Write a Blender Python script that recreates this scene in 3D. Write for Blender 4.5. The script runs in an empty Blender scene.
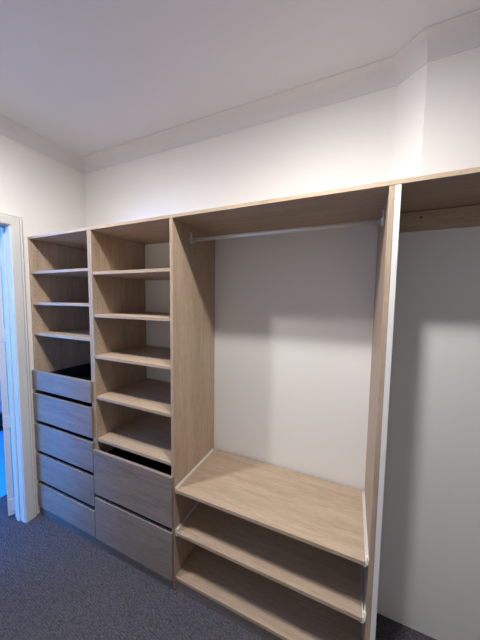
import bpy, bmesh, math, random
from mathutils import Vector, Matrix

scene = bpy.context.scene
C = scene.collection
random.seed(4)
K = 0.9524            # survey units -> metres (wardrobe 2.0 m high, ceiling 2.68 m)

# ------------------------------------------------------------------ camera
YAW, PITCH, ROLL, FPX = 0.4163, -0.0752, 0.0128, 255.14
fw = Vector((-math.sin(YAW)*math.cos(PITCH), math.cos(YAW)*math.cos(PITCH), math.sin(PITCH)))
rt = Vector((math.cos(YAW), math.sin(YAW), 0)); up = rt.cross(fw)
rt2 = math.cos(ROLL)*rt + math.sin(ROLL)*up
up2 = -math.sin(ROLL)*rt + math.cos(ROLL)*up
cam = bpy.data.cameras.new('camera'); cam_o = bpy.data.objects.new('camera', cam); C.objects.link(cam_o)
cam.sensor_fit = 'VERTICAL'; cam.sensor_height = 36.0; cam.lens = FPX/640*36.0; cam.clip_start = 0.02
m = Matrix((rt2, up2, -fw)).transposed().to_4x4(); m.translation = Vector((2.1578, -1.089, 1.6602))*K
cam_o.matrix_world = m
scene.camera = cam_o

# ------------------------------------------------------------------ light, exposure
scene.view_settings.view_transform = 'Standard'; scene.view_settings.look = 'None'
scene.view_settings.gamma = 1.0; scene.view_settings.use_curve_mapping = False
scene.view_settings.exposure = 0.17
scene.cycles.max_bounces = 14; scene.cycles.diffuse_bounces = 4
world = bpy.data.worlds.new('sky'); scene.world = world; world.use_nodes = True
world.node_tree.nodes['Background'].inputs[0].default_value = (0.12, 0.33, 1.0, 1)
world.node_tree.nodes['Background'].inputs[1].default_value = 1.5
LAMP = 66.0           # watts of each ceiling downlight
LENS = 740.0          # emission of their frosted lenses
LAMP_COL = (1.0, 0.985, 0.96)
DAY = 640.0           # watts of blue daylight through the bedroom window
DAY_COL = (0.04, 0.30, 1.0)

def srgb(r, g, b):
    f = lambda c: (c/255/12.92 if c/255 <= .04045 else ((c/255+.055)/1.055)**2.4)
    return (f(r), f(g), f(b), 1)

# ------------------------------------------------------------------ materials
def newmat(name):
    mt = bpy.data.materials.new(name); mt.use_nodes = True
    nt = mt.node_tree; return mt, nt, nt.nodes['Principled BSDF']

def plain(name, col, rough=.5, metal=0.0, bump=0, scale=200, spec=None):
    mt, nt, b = newmat(name)
    b.inputs['Base Color'].default_value = col; b.inputs['Roughness'].default_value = rough; b.inputs['Metallic'].default_value = metal
    if spec is not None: b.inputs['Specular IOR Level'].default_value = spec
    if bump:
        tc = nt.nodes.new('ShaderNodeTexCoord'); n = nt.nodes.new('ShaderNodeTexNoise'); bp = nt.nodes.new('ShaderNodeBump')
        n.inputs['Scale'].default_value = scale; n.inputs['Detail'].default_value = 3
        bp.inputs['Strength'].default_value = bump; bp.inputs['Distance'].default_value = .002
        nt.links.new(tc.outputs['Object'], n.inputs['Vector']); nt.links.new(n.outputs['Fac'], bp.inputs['Height'])
        nt.links.new(bp.outputs['Normal'], b.inputs['Normal'])
    return mt

def wood(name, axis, dark, mid, light, rough=.5):
    """wood-grain laminate, the grain running along object axis 0 / 1 / 2"""
    mt, nt, b = newmat(name); L = nt.links.new
    tc = nt.nodes.new('ShaderNodeTexCoord'); oi = nt.nodes.new('ShaderNodeObjectInfo')
    off = nt.nodes.new('ShaderNodeVectorMath'); off.operation = 'SCALE'; off.inputs[0].default_value = (7.3, 5.1, 9.7)
    L(oi.outputs['Random'], off.inputs['Scale'])
    add = nt.nodes.new('ShaderNodeVectorMath'); add.operation = 'ADD'
    L(tc.outputs['Object'], add.inputs[0]); L(off.outputs[0], add.inputs[1])
    def streak(across, along, detail, dist):
        mp = nt.nodes.new('ShaderNodeMapping'); s = [across]*3; s[axis] = along
        mp.inputs['Scale'].default_value = s
        n = nt.nodes.new('ShaderNodeTexNoise'); n.inputs['Scale'].default_value = 1
        n.inputs['Detail'].default_value = detail; n.inputs['Roughness'].default_value = .62; n.inputs['Distortion'].default_value = dist
        L(add.outputs[0], mp.inputs['Vector']); L(mp.outputs[0], n.inputs['Vector']); return n
    a = streak(120, 7, 4, .3); c = streak(330, 26, 3, .1); d = streak(14, 1.2, 3, .6)
    m1 = nt.nodes.new('ShaderNodeMix'); m1.data_type = 'FLOAT'; m1.inputs['Factor'].default_value = .5
    L(a.outputs['Fac'], m1.inputs[2]); L(c.outputs['Fac'], m1.inputs[3])
    m2 = nt.nodes.new('ShaderNodeMix'); m2.data_type = 'FLOAT'; m2.inputs['Factor'].default_value = .3
    L(m1.outputs[0], m2.inputs[2]); L(d.outputs['Fac'], m2.inputs[3])
    cr = nt.nodes.new('ShaderNodeValToRGB'); e = cr.color_ramp.elements
    e[0].position = .33; e[0].color = dark; e[1].position = .66; e[1].color = light
    x = e.new(.5); x.color = mid
    L(m2.outputs[0], cr.inputs['Fac']); L(cr.outputs['Color'], b.inputs['Base Color'])
    bp = nt.nodes.new('ShaderNodeBump'); bp.inputs['Strength'].default_value = .12; bp.inputs['Distance'].default_value = .001
    L(c.outputs['Fac'], bp.inputs['Height']); L(bp.outputs['Normal'], b.inputs['Normal'])
    b.inputs['Roughness'].default_value = rough; b.inputs['Specular IOR Level'].default_value = .35
    return mt

WD, WM, WL = srgb(152, 131, 110), srgb(178, 156, 134), srgb(194, 174, 152)
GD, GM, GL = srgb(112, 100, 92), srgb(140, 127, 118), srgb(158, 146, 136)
M = {
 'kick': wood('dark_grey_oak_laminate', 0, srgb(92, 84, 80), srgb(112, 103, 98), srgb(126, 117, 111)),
 'rug': plain('blue_rug_weave', srgb(70, 165, 245), .95, bump=.5, scale=320, spec=.1),
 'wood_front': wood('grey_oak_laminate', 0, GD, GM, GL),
 'wood_x': wood('oak_laminate_horizontal', 0, WD, WM, WL),
 'wood_z': wood('oak_laminate_vertical', 2, WD, WM, WL),
 'white_panel': plain('white_melamine', srgb(232, 230, 228), .4),
 'white_metal': plain('white_coated_metal', srgb(236, 234, 230), .35),
 'chrome': plain('satin_chrome', srgb(225, 224, 222), .35, .4),
 'dark_metal': plain('charcoal_drawer_steel', srgb(38, 38, 42), .5, .2),
 'grey_metal': plain('galvanised_runner', srgb(150, 150, 152), .4, .9),
 'hole': plain('drilled_hole_shadow_brown', srgb(52, 42, 36), .9),  # shade inside the drilled holes, put into the plug colour
 'wall': plain('matt_white_wall_paint', srgb(232, 230, 228), .75, bump=.10, scale=260, spec=.25),
 'ceiling': plain('matt_ceiling_paint', srgb(222, 223, 228), .85, bump=.10, scale=180, spec=.2),
 'cornice': plain('cornice_plaster', srgb(222, 221, 224), .8, spec=.2),
 'gloss_white': plain('semi_gloss_trim_paint', srgb(214, 212, 210), .35),
 'lamp_ring': plain('white_lamp_ring', srgb(240, 240, 240), .4),
 'quilt': plain('pale_quilt_cotton', srgb(190, 205, 222), .9, bump=.4, scale=14),
 'bed_base': plain('dark_bed_base', srgb(34, 36, 44), .9),
 'brass': plain('satin_nickel', srgb(190, 188, 184), .35, 1.0),
}
def carpet_mat():
    mt, nt, b = newmat('charcoal_loop_carpet'); L = nt.links.new
    tc = nt.nodes.new('ShaderNodeTexCoord')
    mp = nt.nodes.new('ShaderNodeMapping'); mp.inputs['Scale'].default_value = (78, 104, 80); mp.inputs['Rotation'].default_value = (0, 0, .12)
    v = nt.nodes.new('ShaderNodeTexVoronoi'); v.inputs['Scale'].default_value = 1; v.inputs['Randomness'].default_value = .6
    L(tc.outputs['Object'], mp.inputs['Vector']); L(mp.outputs[0], v.inputs['Vector'])
    n = nt.nodes.new('ShaderNodeTexNoise'); n.inputs['Scale'].default_value = 160; n.inputs['Detail'].default_value = 2
    L(tc.outputs['Object'], n.inputs['Vector'])
    mx = nt.nodes.new('ShaderNodeMix'); mx.data_type = 'FLOAT'; mx.inputs['Factor'].default_value = .7
    L(n.outputs['Fac'], mx.inputs[2])
    cr = nt.nodes.new('ShaderNodeValToRGB'); e = cr.color_ramp.elements
    e[0].position = .2; e[0].color = srgb(68, 67, 73); e[1].position = .8; e[1].color = srgb(106, 103, 110)
    L(mx.outputs[0], cr.inputs['Fac']); L(cr.outputs['Color'], b.inputs['Base Color'])
    inv = nt.nodes.new('ShaderNodeMath'); inv.operation = 'SUBTRACT'; inv.inputs[0].default_value = 1
    L(v.outputs['Distance'], inv.inputs[1]); L(inv.outputs[0], mx.inputs[3])
    bp = nt.nodes.new('ShaderNodeBump'); bp.inputs['Strength'].default_value = 1.0; bp.inputs['Distance'].default_value = .010
    L(inv.outputs[0], bp.inputs['Height']); L(bp.outputs['Normal'], b.inputs['Normal'])
    b.inputs['Roughness'].default_value = .95; b.inputs['Specular IOR Level'].default_value = .1
    return mt
M['carpet'] = carpet_mat()
def emit_mat(name, col, s):
    mt = bpy.data.materials.new(name); mt.use_nodes = True; nt = mt.node_tree; nt.nodes.clear()
    o = nt.nodes.new('ShaderNodeOutputMaterial'); e = nt.nodes.new('ShaderNodeEmission')
    e.inputs[0].default_value = (*col, 1); e.inputs[1].default_value = s
    nt.links.new(e.outputs[0], o.inputs[0]); return mt
M['lamp'] = emit_mat('frosted_lens', LAMP_COL, LENS)
def glass_mat():
    mt = bpy.data.materials.new('window_glass'); mt.use_nodes = True; nt = mt.node_tree; nt.nodes.clear()
    o = nt.nodes.new('ShaderNodeOutputMaterial'); t = nt.nodes.new('ShaderNodeBsdfTransparent'); g = nt.nodes.new('ShaderNodeBsdfGlossy')
    g.inputs['Roughness'].default_value = .03; mx = nt.nodes.new('ShaderNodeMixShader'); mx.inputs[0].default_value = .08
    nt.links.new(t.outputs[0], mx.inputs[1]); nt.links.new(g.outputs[0], mx.inputs[2]); nt.links.new(mx.outputs[0], o.inputs[0]); return mt
M['glass'] = glass_mat()

# ------------------------------------------------------------------ mesh helpers (coordinates in survey units, scaled by K)
WORLD = {}
def world_loc(o): return WORLD.get(o.name, Vector((0, 0, 0))) if o else Vector((0, 0, 0))
def link(name, bm, mat, parent=None, centre=None, smooth=False):
    """bm in world metres; the object's origin is put at centre (default: middle of the bounds)"""
    vs = [v.co for v in bm.verts]
    if centre is None:
        centre = Vector([(min(v[i] for v in vs)+max(v[i] for v in vs))/2 for i in range(3)])
    bmesh.ops.translate(bm, verts=bm.verts, vec=-centre)
    bmesh.ops.recalc_face_normals(bm, faces=bm.faces)
    me = bpy.data.meshes.new(name); bm.to_mesh(me); bm.free(); me.materials.append(M[mat])
    if smooth: 
        for p in me.polygons: p.use_smooth = True
    o = bpy.data.objects.new(name, me); C.objects.link(o); o.parent = parent
    o.location = centre - world_loc(parent); WORLD[o.name] = centre
    return o
def bm_box(bm, x0, x1, y0, y1, z0, z1, bev=0):
    r = bmesh.ops.create_cube(bm, size=1)
    vs = r['verts']
    for v in vs:
        v.co = Vector(((x0+x1)/2+v.co.x*(x1-x0), (y0+y1)/2+v.co.y*(y1-y0), (z0+z1)/2+v.co.z*(z1-z0)))*K
    if bev:
        es = list({e for v in vs for e in v.link_edges})
        bmesh.ops.bevel(bm, geom=es, offset=bev*K, segments=1, affect='EDGES')
    return bm
def box(name, x0, x1, y0, y1, z0, z1, mat, parent=None, bev=.0012):
    return link(name, bm_box(bmesh.new(), x0, x1, y0, y1, z0, z1, bev), mat, parent)
def bm_prism(bm, pts, z0, z1):
    lo = [bm.verts.new(Vector((x, y, z0))*K) for x, y in pts]; hi = [bm.verts.new(Vector((x, y, z1))*K) for x, y in pts]
    n = len(pts)
    bm.faces.new(lo[::-1]); bm.faces.new(hi)
    for i in range(n): bm.faces.new((lo[i], lo[(i+1) % n], hi[(i+1) % n], hi[i]))
    return bm
def bm_lathe(bm, cx, cy, prof, seg=32):
    """prof: (radius, z) pairs about a vertical axis"""
    rings = []
    for r, z in prof:
        rings.append([bm.verts.new(Vector((cx+r*math.cos(2*math.pi*i/seg), cy+r*math.sin(2*math.pi*i/seg), z))*K) for i in range(seg)] if r > 0 else [bm.verts.new(Vector((cx, cy, z))*K)])
    for a, b in zip(rings, rings[1:]):
        for i in range(seg):
            j = (i+1) % seg
            if len(a) == 1: bm.faces.new((a[0], b[i], b[j]))
            elif len(b) == 1: bm.faces.new((a[i], a[j], b[0]))
            else: bm.faces.new((a[i], a[j], b[j], b[i]))
    return bm
def bm_tube_x(bm, x0, x1, cy, cz, ry, rz, seg=20):
    a, b = [[bm.verts.new(Vector((x, cy+ry*math.cos(2*math.pi*i/seg), cz+rz*math.sin(2*math.pi*i/seg)))*K) for i in range(seg)] for x in (x0, x1)]
    for i in range(seg): bm.faces.new((a[i], a[(i+1) % seg], b[(i+1) % seg], b[i]))
    bm.faces.new(a[::-1]); bm.faces.new(b); return bm
def struct(o): o['kind'] = 'structure'; return o
def thing(name, label, cat, loc, group=None):
    o = bpy.data.objects.new(name, None); C.objects.link(o); o.empty_display_size = .1
    o.location = Vector(loc)*K; WORLD[o.name] = Vector(loc)*K
    o['label'] = label; o['category'] = cat
    if group: o['group'] = group
    return o

# ------------------------------------------------------------------ survey
H, T = 2.1, .0185                    # top of wardrobe, board thickness
D = .447                             # back wall
YN = .357                            # face of the wall nib right of the hanging bay
XS0, XS1 = 2.3085, 2.414             # splayed return of the nib
ZC = 2.81; CD = .081                 # ceiling, cornice drop
XT, XR, YF = 3.40, 4.6, -2.15                 # far right wall, wall behind the photographer
P2A, P2B, P2C = .6315, .650, .6685   # the two boards between the towers
P3A, P3B = 1.2685, 1.2885
P4A, P4B, P4C = 2.2595, 2.278, 2.2975
YO0, YO1, ZO = -.945, -.108, 2.148   # doorway in the left wall
WT = .115                            # thickness of the left wall

# ------------------------------------------------------------------ the room
bm = bmesh.new(); bm_box(bm, -4.2, XR+.1, -3.5, 2.5, -.1, 0)
struct(link('floor', bm, 'carpet', centre=Vector((0, 0, 0))))
bm = bmesh.new(); bm_box(bm, -4.2, XR+.1, -3.5, 2.5, ZC, ZC+.1)
struct(link('ceiling', bm, 'ceiling'))
bm = bmesh.new()
bm_prism(bm, [(-WT, D), (P4B+.002, D), (P4B+.002, YN), (XR+.1, YN), (XR+.1, D+.12), (-WT, D+.12)], 0, H-.001)
bm_prism(bm, [(-WT, D), (XS0, D), (XS1, YN), (XR+.1, YN), (XR+.1, D+.12), (-WT, D+.12)], H-.001, ZC)
struct(link('wall_back', bm, 'wall'))
bm = bmesh.new()
bm_box(bm, -WT, 0, YO1+.012, D, 0, ZC); bm_box(bm, -WT, 0, YF-.1, YO0-.012, 0, ZC); bm_box(bm, -WT, 0, YO0-.012, YO1+.012, ZO+.012, ZC)
struct(link('wall_left', bm, 'wall'))
struct(box('wall_right', XR, XR+.1, YF-.1, YN, 0, ZC, 'wall', bev=0))
struct(box('wall_front', -WT, XR, YF-.1, YF, 0, ZC, 'wall', bev=0))

# cove cornice swept along the walls with mitred corners
def miter_path(path, inset):
    out = []
    n = len(path)
    for i in range(n):
        p = Vector(path[i])
        d0 = (p-Vector(path[i-1])).normalized() if i > 0 else None
        d1 = (Vector(path[i+1])-p).normalized() if i < n-1 else None
        if d0 is None: d0 = d1
        if d1 is None: d1 = d0
        n0 = Vector((d0.y, -d0.x)); n1 = Vector((d1.y, -d1.x)); b = (n0+n1).normalized()
        out.append(p + b*(inset/max(.2, b.dot(n0))))
    return out
def cornice(name, path, mat='cornice'):
    prof = [(0, ZC), (0, ZC-CD), (.004, ZC-CD), (.006, ZC-CD+.008)]
    for k in range(9):
        a = math.pi/2*k/8
        prof.append((.008+.066*(1-math.cos(a)), ZC-CD+.008+.066*math.sin(a)))
    prof += [(CD-.004, ZC-.005), (CD, ZC-.004), (CD, ZC)]
    bm = bmesh.new(); rows = []
    for ins, z in prof:
        rows.append([bm.verts.new(Vector((q.x, q.y, z))*K) for q in miter_path(path, ins)])
    for a, b in zip(rows, rows[1:]):
        for i in range(len(a)-1): bm.faces.new((a[i], a[i+1], b[i+1], b[i]))
    return struct(link(name, bm, mat))
cornice('trim_1', [(0, YF), (0, D), (XS0, D), (XS1, YN), (XR, YN), (XR, YF), (0, YF)])

# doorway: jamb lining, stop and architrave
tr = bpy.data.objects.new('trim_2', None); C.objects.link(tr); tr['kind'] = 'structure'
tr.location = Vector((-WT/2, (YO0+YO1)/2, 0))*K; WORLD['trim_2'] = tr.location.copy()
box('jamb', -WT-.004, .004, YO1, YO1+.02, 0, ZO+.012, 'gloss_white', tr)
box('jamb', -WT-.004, .004, YO0-.02, YO0, 0, ZO+.012, 'gloss_white', tr)
box('head_jamb', -WT-.004, .004, YO0, YO1, ZO, ZO+.02, 'gloss_white', tr)
box('door_stop', -WT+.032, -WT+.068, YO1-.010, YO1, 0, ZO, 'gloss_white', tr)
box('door_stop', -WT+.032, -WT+.068, YO0, YO0+.010, 0, ZO, 'gloss_white', tr)
box('door_stop', -WT+.032, -WT+.068, YO0+.010, YO1-.010, ZO-.010, ZO, 'gloss_white', tr)
def architrave(name, a, b, vertical, x, sx):
    # moulded board: flat with a stepped, rounded outer edge; a/b are (y, z) of the inner edge ends
    W = .070; prof = [(0, 0), (0, .012), (.004, .015), (.050, .017), (.056, .014), (.060, .014), (.066, .016), (W, .012), (W, 0)]
    bm = bmesh.new(); rows = []
    for w, t in prof:
        if vertical:    # mitred at the head
            s = 1 if vertical > 0 else -1
            rows.append([bm.verts.new(Vector((x+sx*t, a[0]+s*w, 0))*K), bm.verts.new(Vector((x+sx*t, a[0]+s*w, a[1]+w))*K)])
        else:
            rows.append([bm.verts.new(Vector((x+sx*t, a[0]-w, a[1]+w))*K), bm.verts.new(Vector((x+sx*t, b[0]+w, a[1]+w))*K)])
    for r, q in zip(rows, rows[1:]): bm.faces.new((r[0], r[1], q[1], q[0]))
    bm.faces.new([r[0] for r in rows]); bm.faces.new([r[1] for r in rows][::-1])
    return link(name, bm, 'gloss_white', tr)
for x, sx in ((0, 1), (-WT, -1)):
    architrave('architrave', (YO1+.004, ZO+.004), None, 1, x, sx)
    architrave('architrave', (YO0-.004, ZO+.004), None, -1, x, sx)
    architrave('architrave_head', (YO0-.004, ZO+.004), (YO1+.004, ZO+.004), 0, x, sx)

# open door leaf, swung into the bedroom on its three hinges
dr = bpy.data.objects.new('door_1', None); C.objects.link(dr); dr['kind'] = 'structure'
HX, HY = -WT-.010, YO1-.004
dr.location = Vector((HX, HY, 0))*K; WORLD['door_1'] = Vector((0, 0, 0))
dr['label'] = 'white flush door standing open into the bedroom'
def leaf(name, *a, mat='gloss_white', bev=.002):
    return box(name, *a, mat, dr, bev)
# local frame: leaf runs along -y when closed
leaf('door_leaf', -.004, .034, -.825, -.002, .022, ZO-.006)
for z in (.106, .748, 1.39, 1.96):
    bm = bmesh.new(); bm_box(bm, -.006, .026, -.0025, .0015, z-.045, z+.045, 0)
    bm_lathe(bm, -.008, .001, [(0, z-.047), (.006, z-.047), (.006, z+.047), (0, z+.047)], 10)
    link('hinge', bm, 'gloss_white', dr)
for xs, s in ((.034, 1), (-.004, -1)):
    bm = bmesh.new(); bm_tube_x(bm, xs, xs+s*.012, -.765, 1.03, .026, .026); bm_tube_x(bm, xs+s*.012, xs+s*.05, -.765, 1.03, .009, .009)
    bm_box(bm, min(xs+s*.04, xs+s*.058), max(xs+s*.04, xs+s*.058), -.775, -.65, 1.02, 1.04, .003)
    link('lever_handle', bm, 'brass', dr)
dr.rotation_euler = (0, 0, -math.radians(122))

# bedroom beyond the doorway
struct(box('wall_bedroom_back', -4.2, -WT, 2.4, 2.5, 0, ZC, 'wall', bev=0))
bm = bmesh.new(); bm_box(bm, -WT-.05, -WT, D+.0, 2.4, 0, ZC); bm_box(bm, -WT-.05, -WT, -3.4, YF-.1, 0, ZC)
struct(link('wall_bedroom_right', bm, 'wall'))
struct(box('wall_bedroom_left', -4.2, -4.1, -3.4, 2.4, 0, ZC, 'wall', bev=0))
WX0, WX1, WZ0, WZ1, WYF = -3.6, -1.3, .55, 2.2, -3.4
bm = bmesh.new()
bm_box(bm, -4.2, WX0, WYF-.1, WYF, 0, ZC); bm_box(bm, WX1, -WT, WYF-.1, WYF, 0, ZC)
bm_box(bm, WX0, WX1, WYF-.1, WYF, 0, WZ0); bm_box(bm, WX0, WX1, WYF-.1, WYF, WZ1, ZC)
struct(link('wall_bedroom_front', bm, 'wall'))
wn = bpy.data.objects.new('window_1', None); C.objects.link(wn); wn['kind'] = 'structure'
wn.location = Vector(((WX0+WX1)/2, WYF-.05, WZ0))*K; WORLD['window_1'] = wn.location.copy()
bm = bmesh.new(); xc = (WX0+WX1)/2; fy = (WYF-.08, WYF-.02)
bm_box(bm, WX0, WX0+.05, *fy, WZ0, WZ1); bm_box(bm, WX1-.05, WX1, *fy, WZ0, WZ1); bm_box(bm, xc-.03, xc+.03, *fy, WZ0+.05, WZ1-.05)
bm_box(bm, WX0+.05, WX1-.05, *fy, WZ0, WZ0+.05); bm_box(bm, WX0+.05, WX1-.05, *fy, WZ1-.05, WZ1)
link('window_frame', bm, 'gloss_white', wn)
for a, b in ((WX0+.05, xc-.03), (xc+.03, WX1-.05)): box('pane', a, b, WYF-.052, WYF-.048, WZ0+.05, WZ1-.05, 'glass', wn, 0)
al = bpy.data.lights.new('window_daylight', 'AREA'); al.shape = 'RECTANGLE'; al.size = (WX1-WX0)*K; al.size_y = (WZ1-WZ0)*K
al.energy = DAY; al.color = DAY_COL
ao = bpy.data.objects.new('window_daylight', al); C.objects.link(ao); ao.location = Vector((xc, WYF-.55, (WZ0+WZ1)/2+.35))*K
ao.rotation_euler = (math.radians(68), 0, 0)   # daylight falls in from the sky above

rug = link('rug', bm_box(bmesh.new(), -1.78, -.45, -1.3, 1.1, 0.0005, .008, .003), 'rug')
rug['label'] = 'flat blue rug on the bedroom floor beyond the doorway'; rug['category'] = 'rug'
bed = thing('bed', 'bed with pale bedding on a dark base, seen through the doorway', 'bed', (-2.75, .95, 0))
box('bed_base', -3.7, -1.80, .15, 1.75, .05, .19, 'bed_base', bed, .01)
for x in (-3.6, -1.9):
    for y in (.25, 1.65): box('leg', x-.03, x+.03, y-.03, y+.03, 0, .05, 'bed_base', bed)
box('mattress', -3.68, -1.82, .17, 1.73, .19, .46, 'quilt', bed, .05)
bm = bmesh.new(); bm_box(bm, -3.0, -1.79, .14, 1.76, .30, .60, .06)
bmesh.ops.subdivide_edges(bm, edges=bm.edges, cuts=5, use_grid_fill=True)
for v in bm.verts: v.co.z += .03*math.sin(v.co.x*9+v.co.y*3)*max(0, (v.co.z/K-.3)/.3); v.co.x += .014*math.sin(v.co.y*11)
link('quilt', bm, 'quilt', bed, smooth=True)

# ------------------------------------------------------------------ ceiling downlights
def downlight(x, y, label, power):
    t = thing('downlight', label, 'downlight', (x, y, ZC), 'ceiling downlights')
    link('trim_ring', bm_lathe(bmesh.new(), x, y, [(.046, ZC-.001), (.046, ZC-.009), (.050, ZC-.011), (.056, ZC-.008), (.060, ZC)], 40), 'lamp_ring', t, smooth=True)
    sl = bpy.data.lights.new('downlight_beam', 'SPOT'); sl.energy = LAMP*power; sl.color = LAMP_COL; sl.spot_size = math.radians(160); sl.spot_blend = 1.0; sl.shadow_soft_size = .042
    so = bpy.data.objects.new('downlight_beam', sl); C.objects.link(so); so.parent = t; so.location = (0, 0, -.018*K)
    lens = link('lens', bm_lathe(bmesh.new(), x, y, [(.0455, ZC-.004), (.042, ZC-.010), (.03, ZC-.013), (0, ZC-.0145)], 40), 'lamp', t, smooth=True)
    lens.data.materials[0] = emit_mat('downlight_lens', LAMP_COL, LENS*power)
downlight(2.06, -.47, 'round white ceiling downlight above the hanging bay', .95)
downlight(.73, -.60, 'round white ceiling downlight nearer the doorway', .82)

# ------------------------------------------------------------------ wardrobe
def drawer(parent, x0, x1, z0, z1, ix0, ix1, label=None):
    """overlay front with the drawer box and runners as its sub-parts"""
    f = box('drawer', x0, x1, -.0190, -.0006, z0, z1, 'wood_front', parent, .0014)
    bm = bmesh.new(); b0, b1 = ix0+.012, ix1-.012; zt = z1-.055 if z1-z0 > .17 else z1-.04
    bm_box(bm, b0, b0+.012, -.0004, .41, z0+.015, zt); bm_box(bm, b1-.012, b1, -.0004, .41, z0+.015, zt)
    bm_box(bm, b0+.012, b1-.012, -.0004, .012, z0+.015, zt); bm_box(bm, b0+.012, b1-.012, .398, .41, z0+.015, zt)
    bm_box(bm, b0+.012, b1-.012, .012, .398, z0+.015, z0+.027)
    link('drawer_box', bm, 'dark_metal', f)
    for a, b in ((ix0+.0005, b0-.0005), (b1+.0005, ix1-.0005)):
        box('runner', a, b, .002, .40, z0+.03, z0+.065, 'grey_metal', f, 0)
    return f
def pin_holes(parent, x, cols, spans, s=1):
    """drilled shelf-pin holes in the face of a side board: solid plugs with the shade of the hole in their colour"""
    bm = bmesh.new()
    for y in cols:
        for z0, z1 in spans:
            z = z0
            while z <= z1:
                bm_tube_x(bm, x-.004, x+s*.0003, y, z, .0026, .0026, 8)
                z += .0336
    o = link('shelf_pin_holes', bm, 'hole', parent); o['kind'] = 'stuff'; return o
def shelves(parent, x0, x1, zs):
    for z in zs: box('shelf', x0+.0006, x1-.0006, .004, D-.006, z-T, z, 'wood_x', parent)
ZD = lambda z: 1.66-(1.66-z)*.9826          # heights read on the proud drawer fronts
HB = H-T-.0005

# tower of four compartments over five drawers
t1 = thing('drawer_tower', 'oak-look shelf tower with five drawers, in the corner beside the doorway', 'cabinet', (P2B/2, D/2, 0), 'wardrobe units')
lp = box('side_panel', .002, .002+T, 0, D-.002, 0, HB, 'wood_z', t1)
rp = box('side_panel', P2A, P2B-.0004, 0, D-.002, 0, HB, 'wood_z', t1)
x0, x1 = .002+T, P2A
shelves(t1, x0, x1, (1.853, 1.630, 1.407))
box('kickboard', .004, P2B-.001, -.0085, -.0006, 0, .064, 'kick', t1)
box('bottom_panel', x0+.0006, x1-.0006, .004, D-.006, .0585, .0585+T, 'wood_x', t1)
for a, b in ((.980, 1.123), (.742, .947), (.504, .711), (.263, .472), (.042, .230)):
    drawer(t1, .009, P2B-.002, ZD(a), ZD(b), x0, x1)
sp = [(1.87+.03, 2.03), (1.65+.03, 1.80), (1.43+.03, 1.58), (1.17, 1.36)]
pin_holes(lp, x0, (.024, .052), sp)

# tower of five shelves over two deep drawers
t2 = thing('drawer_tower', 'oak-look tower with five open shelves above two deep drawers', 'cabinet', ((P2B+P3B)/2, D/2, 0), 'wardrobe units')
lp = box('side_panel', P2B, P2C, 0, D-.002, 0, HB, 'wood_z', t2)
rp = box('side_panel', P3A, P3B, 0, D-.002, 0, HB, 'wood_z', t2)
shelves(t2, P2C, P3A, (1.828, 1.5635, 1.300, 1.034, .7525))
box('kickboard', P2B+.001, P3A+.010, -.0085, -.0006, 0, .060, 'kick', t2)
box('bottom_panel', P2C+.0006, P3A-.0006, .004, D-.006, .0585, .0585+T, 'wood_x', t2)
for a, b in ((.385, .683), (.066, .356)):
    drawer(t2, P2B+.003, P3A+.016, a, b, P2C, P3A)
pin_holes(lp, P2C, (.031,), [(1.90, 2.03), (1.60, 1.78), (1.34, 1.51), (1.07, 1.25), (.80, .98)])

# hanging bay with pull-out trays
t3 = thing('hanging_unit', 'oak-look hanging bay with a metal rail above two pull-out trays', 'wardrobe', ((P3B+P4B)/2, D/2, 0), 'wardrobe units')
box('side_panel', P4A, P4B, 0, D-.002, 0, HB, 'wood_z', t3)
o = box('end_panel', P4B+.0004, P4C, 0, YN-.001, 0, HB, 'white_panel', t3); o['label'] = 'white board on the outer side of the unit'
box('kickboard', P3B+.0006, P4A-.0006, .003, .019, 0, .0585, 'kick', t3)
box('bottom_panel', P3B+.0006, P4A-.0006, .001, D-.004, .059, .059+T, 'wood_x', t3)
def tray(zt, deep):
    g = .0125
    b = box('pull_out_tray', P3B+g, P4A-g, .001, deep, zt-T, zt, 'wood_x', t3, .0014)
    for s, xp in ((1, P3B), (-1, P4A)):
        bm = bmesh.new()
        q = lambda u, v: (min(xp+s*u, xp+s*v), max(xp+s*u, xp+s*v))
        # fixed channel on the board
        bm_box(bm, *q(.0004, .0036), .006, deep-.01, zt-.016, zt+.007); bm_box(bm, *q(.0022, .007), .006, deep-.01, zt-.016, zt-.0145)
        # moving member wrapped under the tray edge
        bm_box(bm, *q(.0096, .0124), .001, deep-.02, zt-T-.001, zt+.006); bm_box(bm, *q(.0124, .02), .001, deep-.02, zt-T-.0025, zt-T-.0008)
        bm_box(bm, *q(.0078, .0120), .0002, .010, zt-T-.001, zt+.008)
        # nylon roller
        bm_tube_x(bm, *q(.0024, .0088), .03, zt-.004, .008, .008, 14)
        r = link('runner', bm, 'white_metal', b); r['label'] = 'white metal drawer runner'
tray(.607, D-.012); tray(.354, D-.012)
RY, RZ = .165, 2.004
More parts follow.
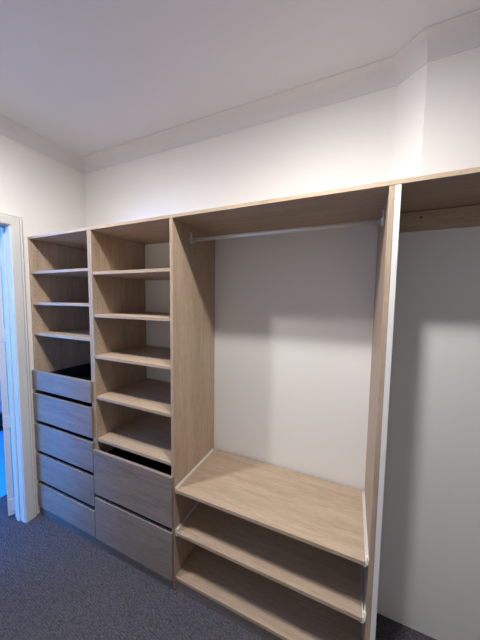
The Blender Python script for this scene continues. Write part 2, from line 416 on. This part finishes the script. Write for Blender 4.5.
rail = link('hanging_rail', bm_tube_x(bmesh.new(), P3B+.004, P4A-.004, RY, RZ, .0070, .0105, 24), 'chrome', t3, smooth=False)
for p in rail.data.polygons: p.use_smooth = len(p.vertices) == 4
for s, xp, mt in ((1, P3B, 'chrome'), (-1, P4A, 'white_metal')):
    bm = bmesh.new(); q = lambda u, v: (min(xp+s*u, xp+s*v), max(xp+s*u, xp+s*v))
    bm_tube_x(bm, *q(.0002, .0035), RY, RZ, .017, .021, 20)
    bm_box(bm, *q(.0035, .011), RY-.0125, RY-.0095, RZ-.014, RZ+.010); bm_box(bm, *q(.0035, .011), RY+.0095, RY+.0125, RZ-.014, RZ+.010)
    bm_box(bm, *q(.0035, .011), RY-.0125, RY+.0125, RZ-.0175, RZ-.014)
    bm_box(bm, *q(.0002, .004), RY-.006, RY+.006, RZ+.015, RZ+.044, .001)
    link('rail_bracket', bm, mt, rail)

# long top board over all the bays, with the wall batten that carries its right end
tp = thing('wardrobe_top', 'long oak-look top board running across all the wardrobe bays', 'shelf board', (XT/2, D/2, H-T))
bm = bm_prism(bmesh.new(), [(.001, -.0008), (XT, -.0008), (XT, YN-.001), (P4B+.0014, YN-.001), (P4B+.0014, D-.001), (.001, D-.001)], H-T, H-.0012)
es = [e for e in bm.edges]; bmesh.ops.bevel(bm, geom=es, offset=.001, segments=1, affect='EDGES')
link('top_board', bm, 'wood_x', tp)
box('side_panel', XT-T, XT, 0, YN-.001, 0, HB, 'wood_z', tp)
bt = box('wall_batten', P4C+.0006, XT-T-.001, YN-T-.001, YN-.001, H-T-.088, H-T-.003, 'wood_x', tp)
for x in (2.424, 2.95):
    bm = bmesh.new(); bm_lathe(bm, 0, 0, [(0, 0), (.0045, 0), (.0045, .002), (.002, .0024), (0, .0012)], 12)
    bmesh.ops.rotate(bm, verts=bm.verts, cent=(0, 0, 0), matrix=Matrix.Rotation(math.pi/2, 3, 'X'))
    bmesh.ops.translate(bm, verts=bm.verts, vec=Vector((x, YN-T-.0008, 2.05))*K)
    link('screw', bm, 'dark_metal', bt)
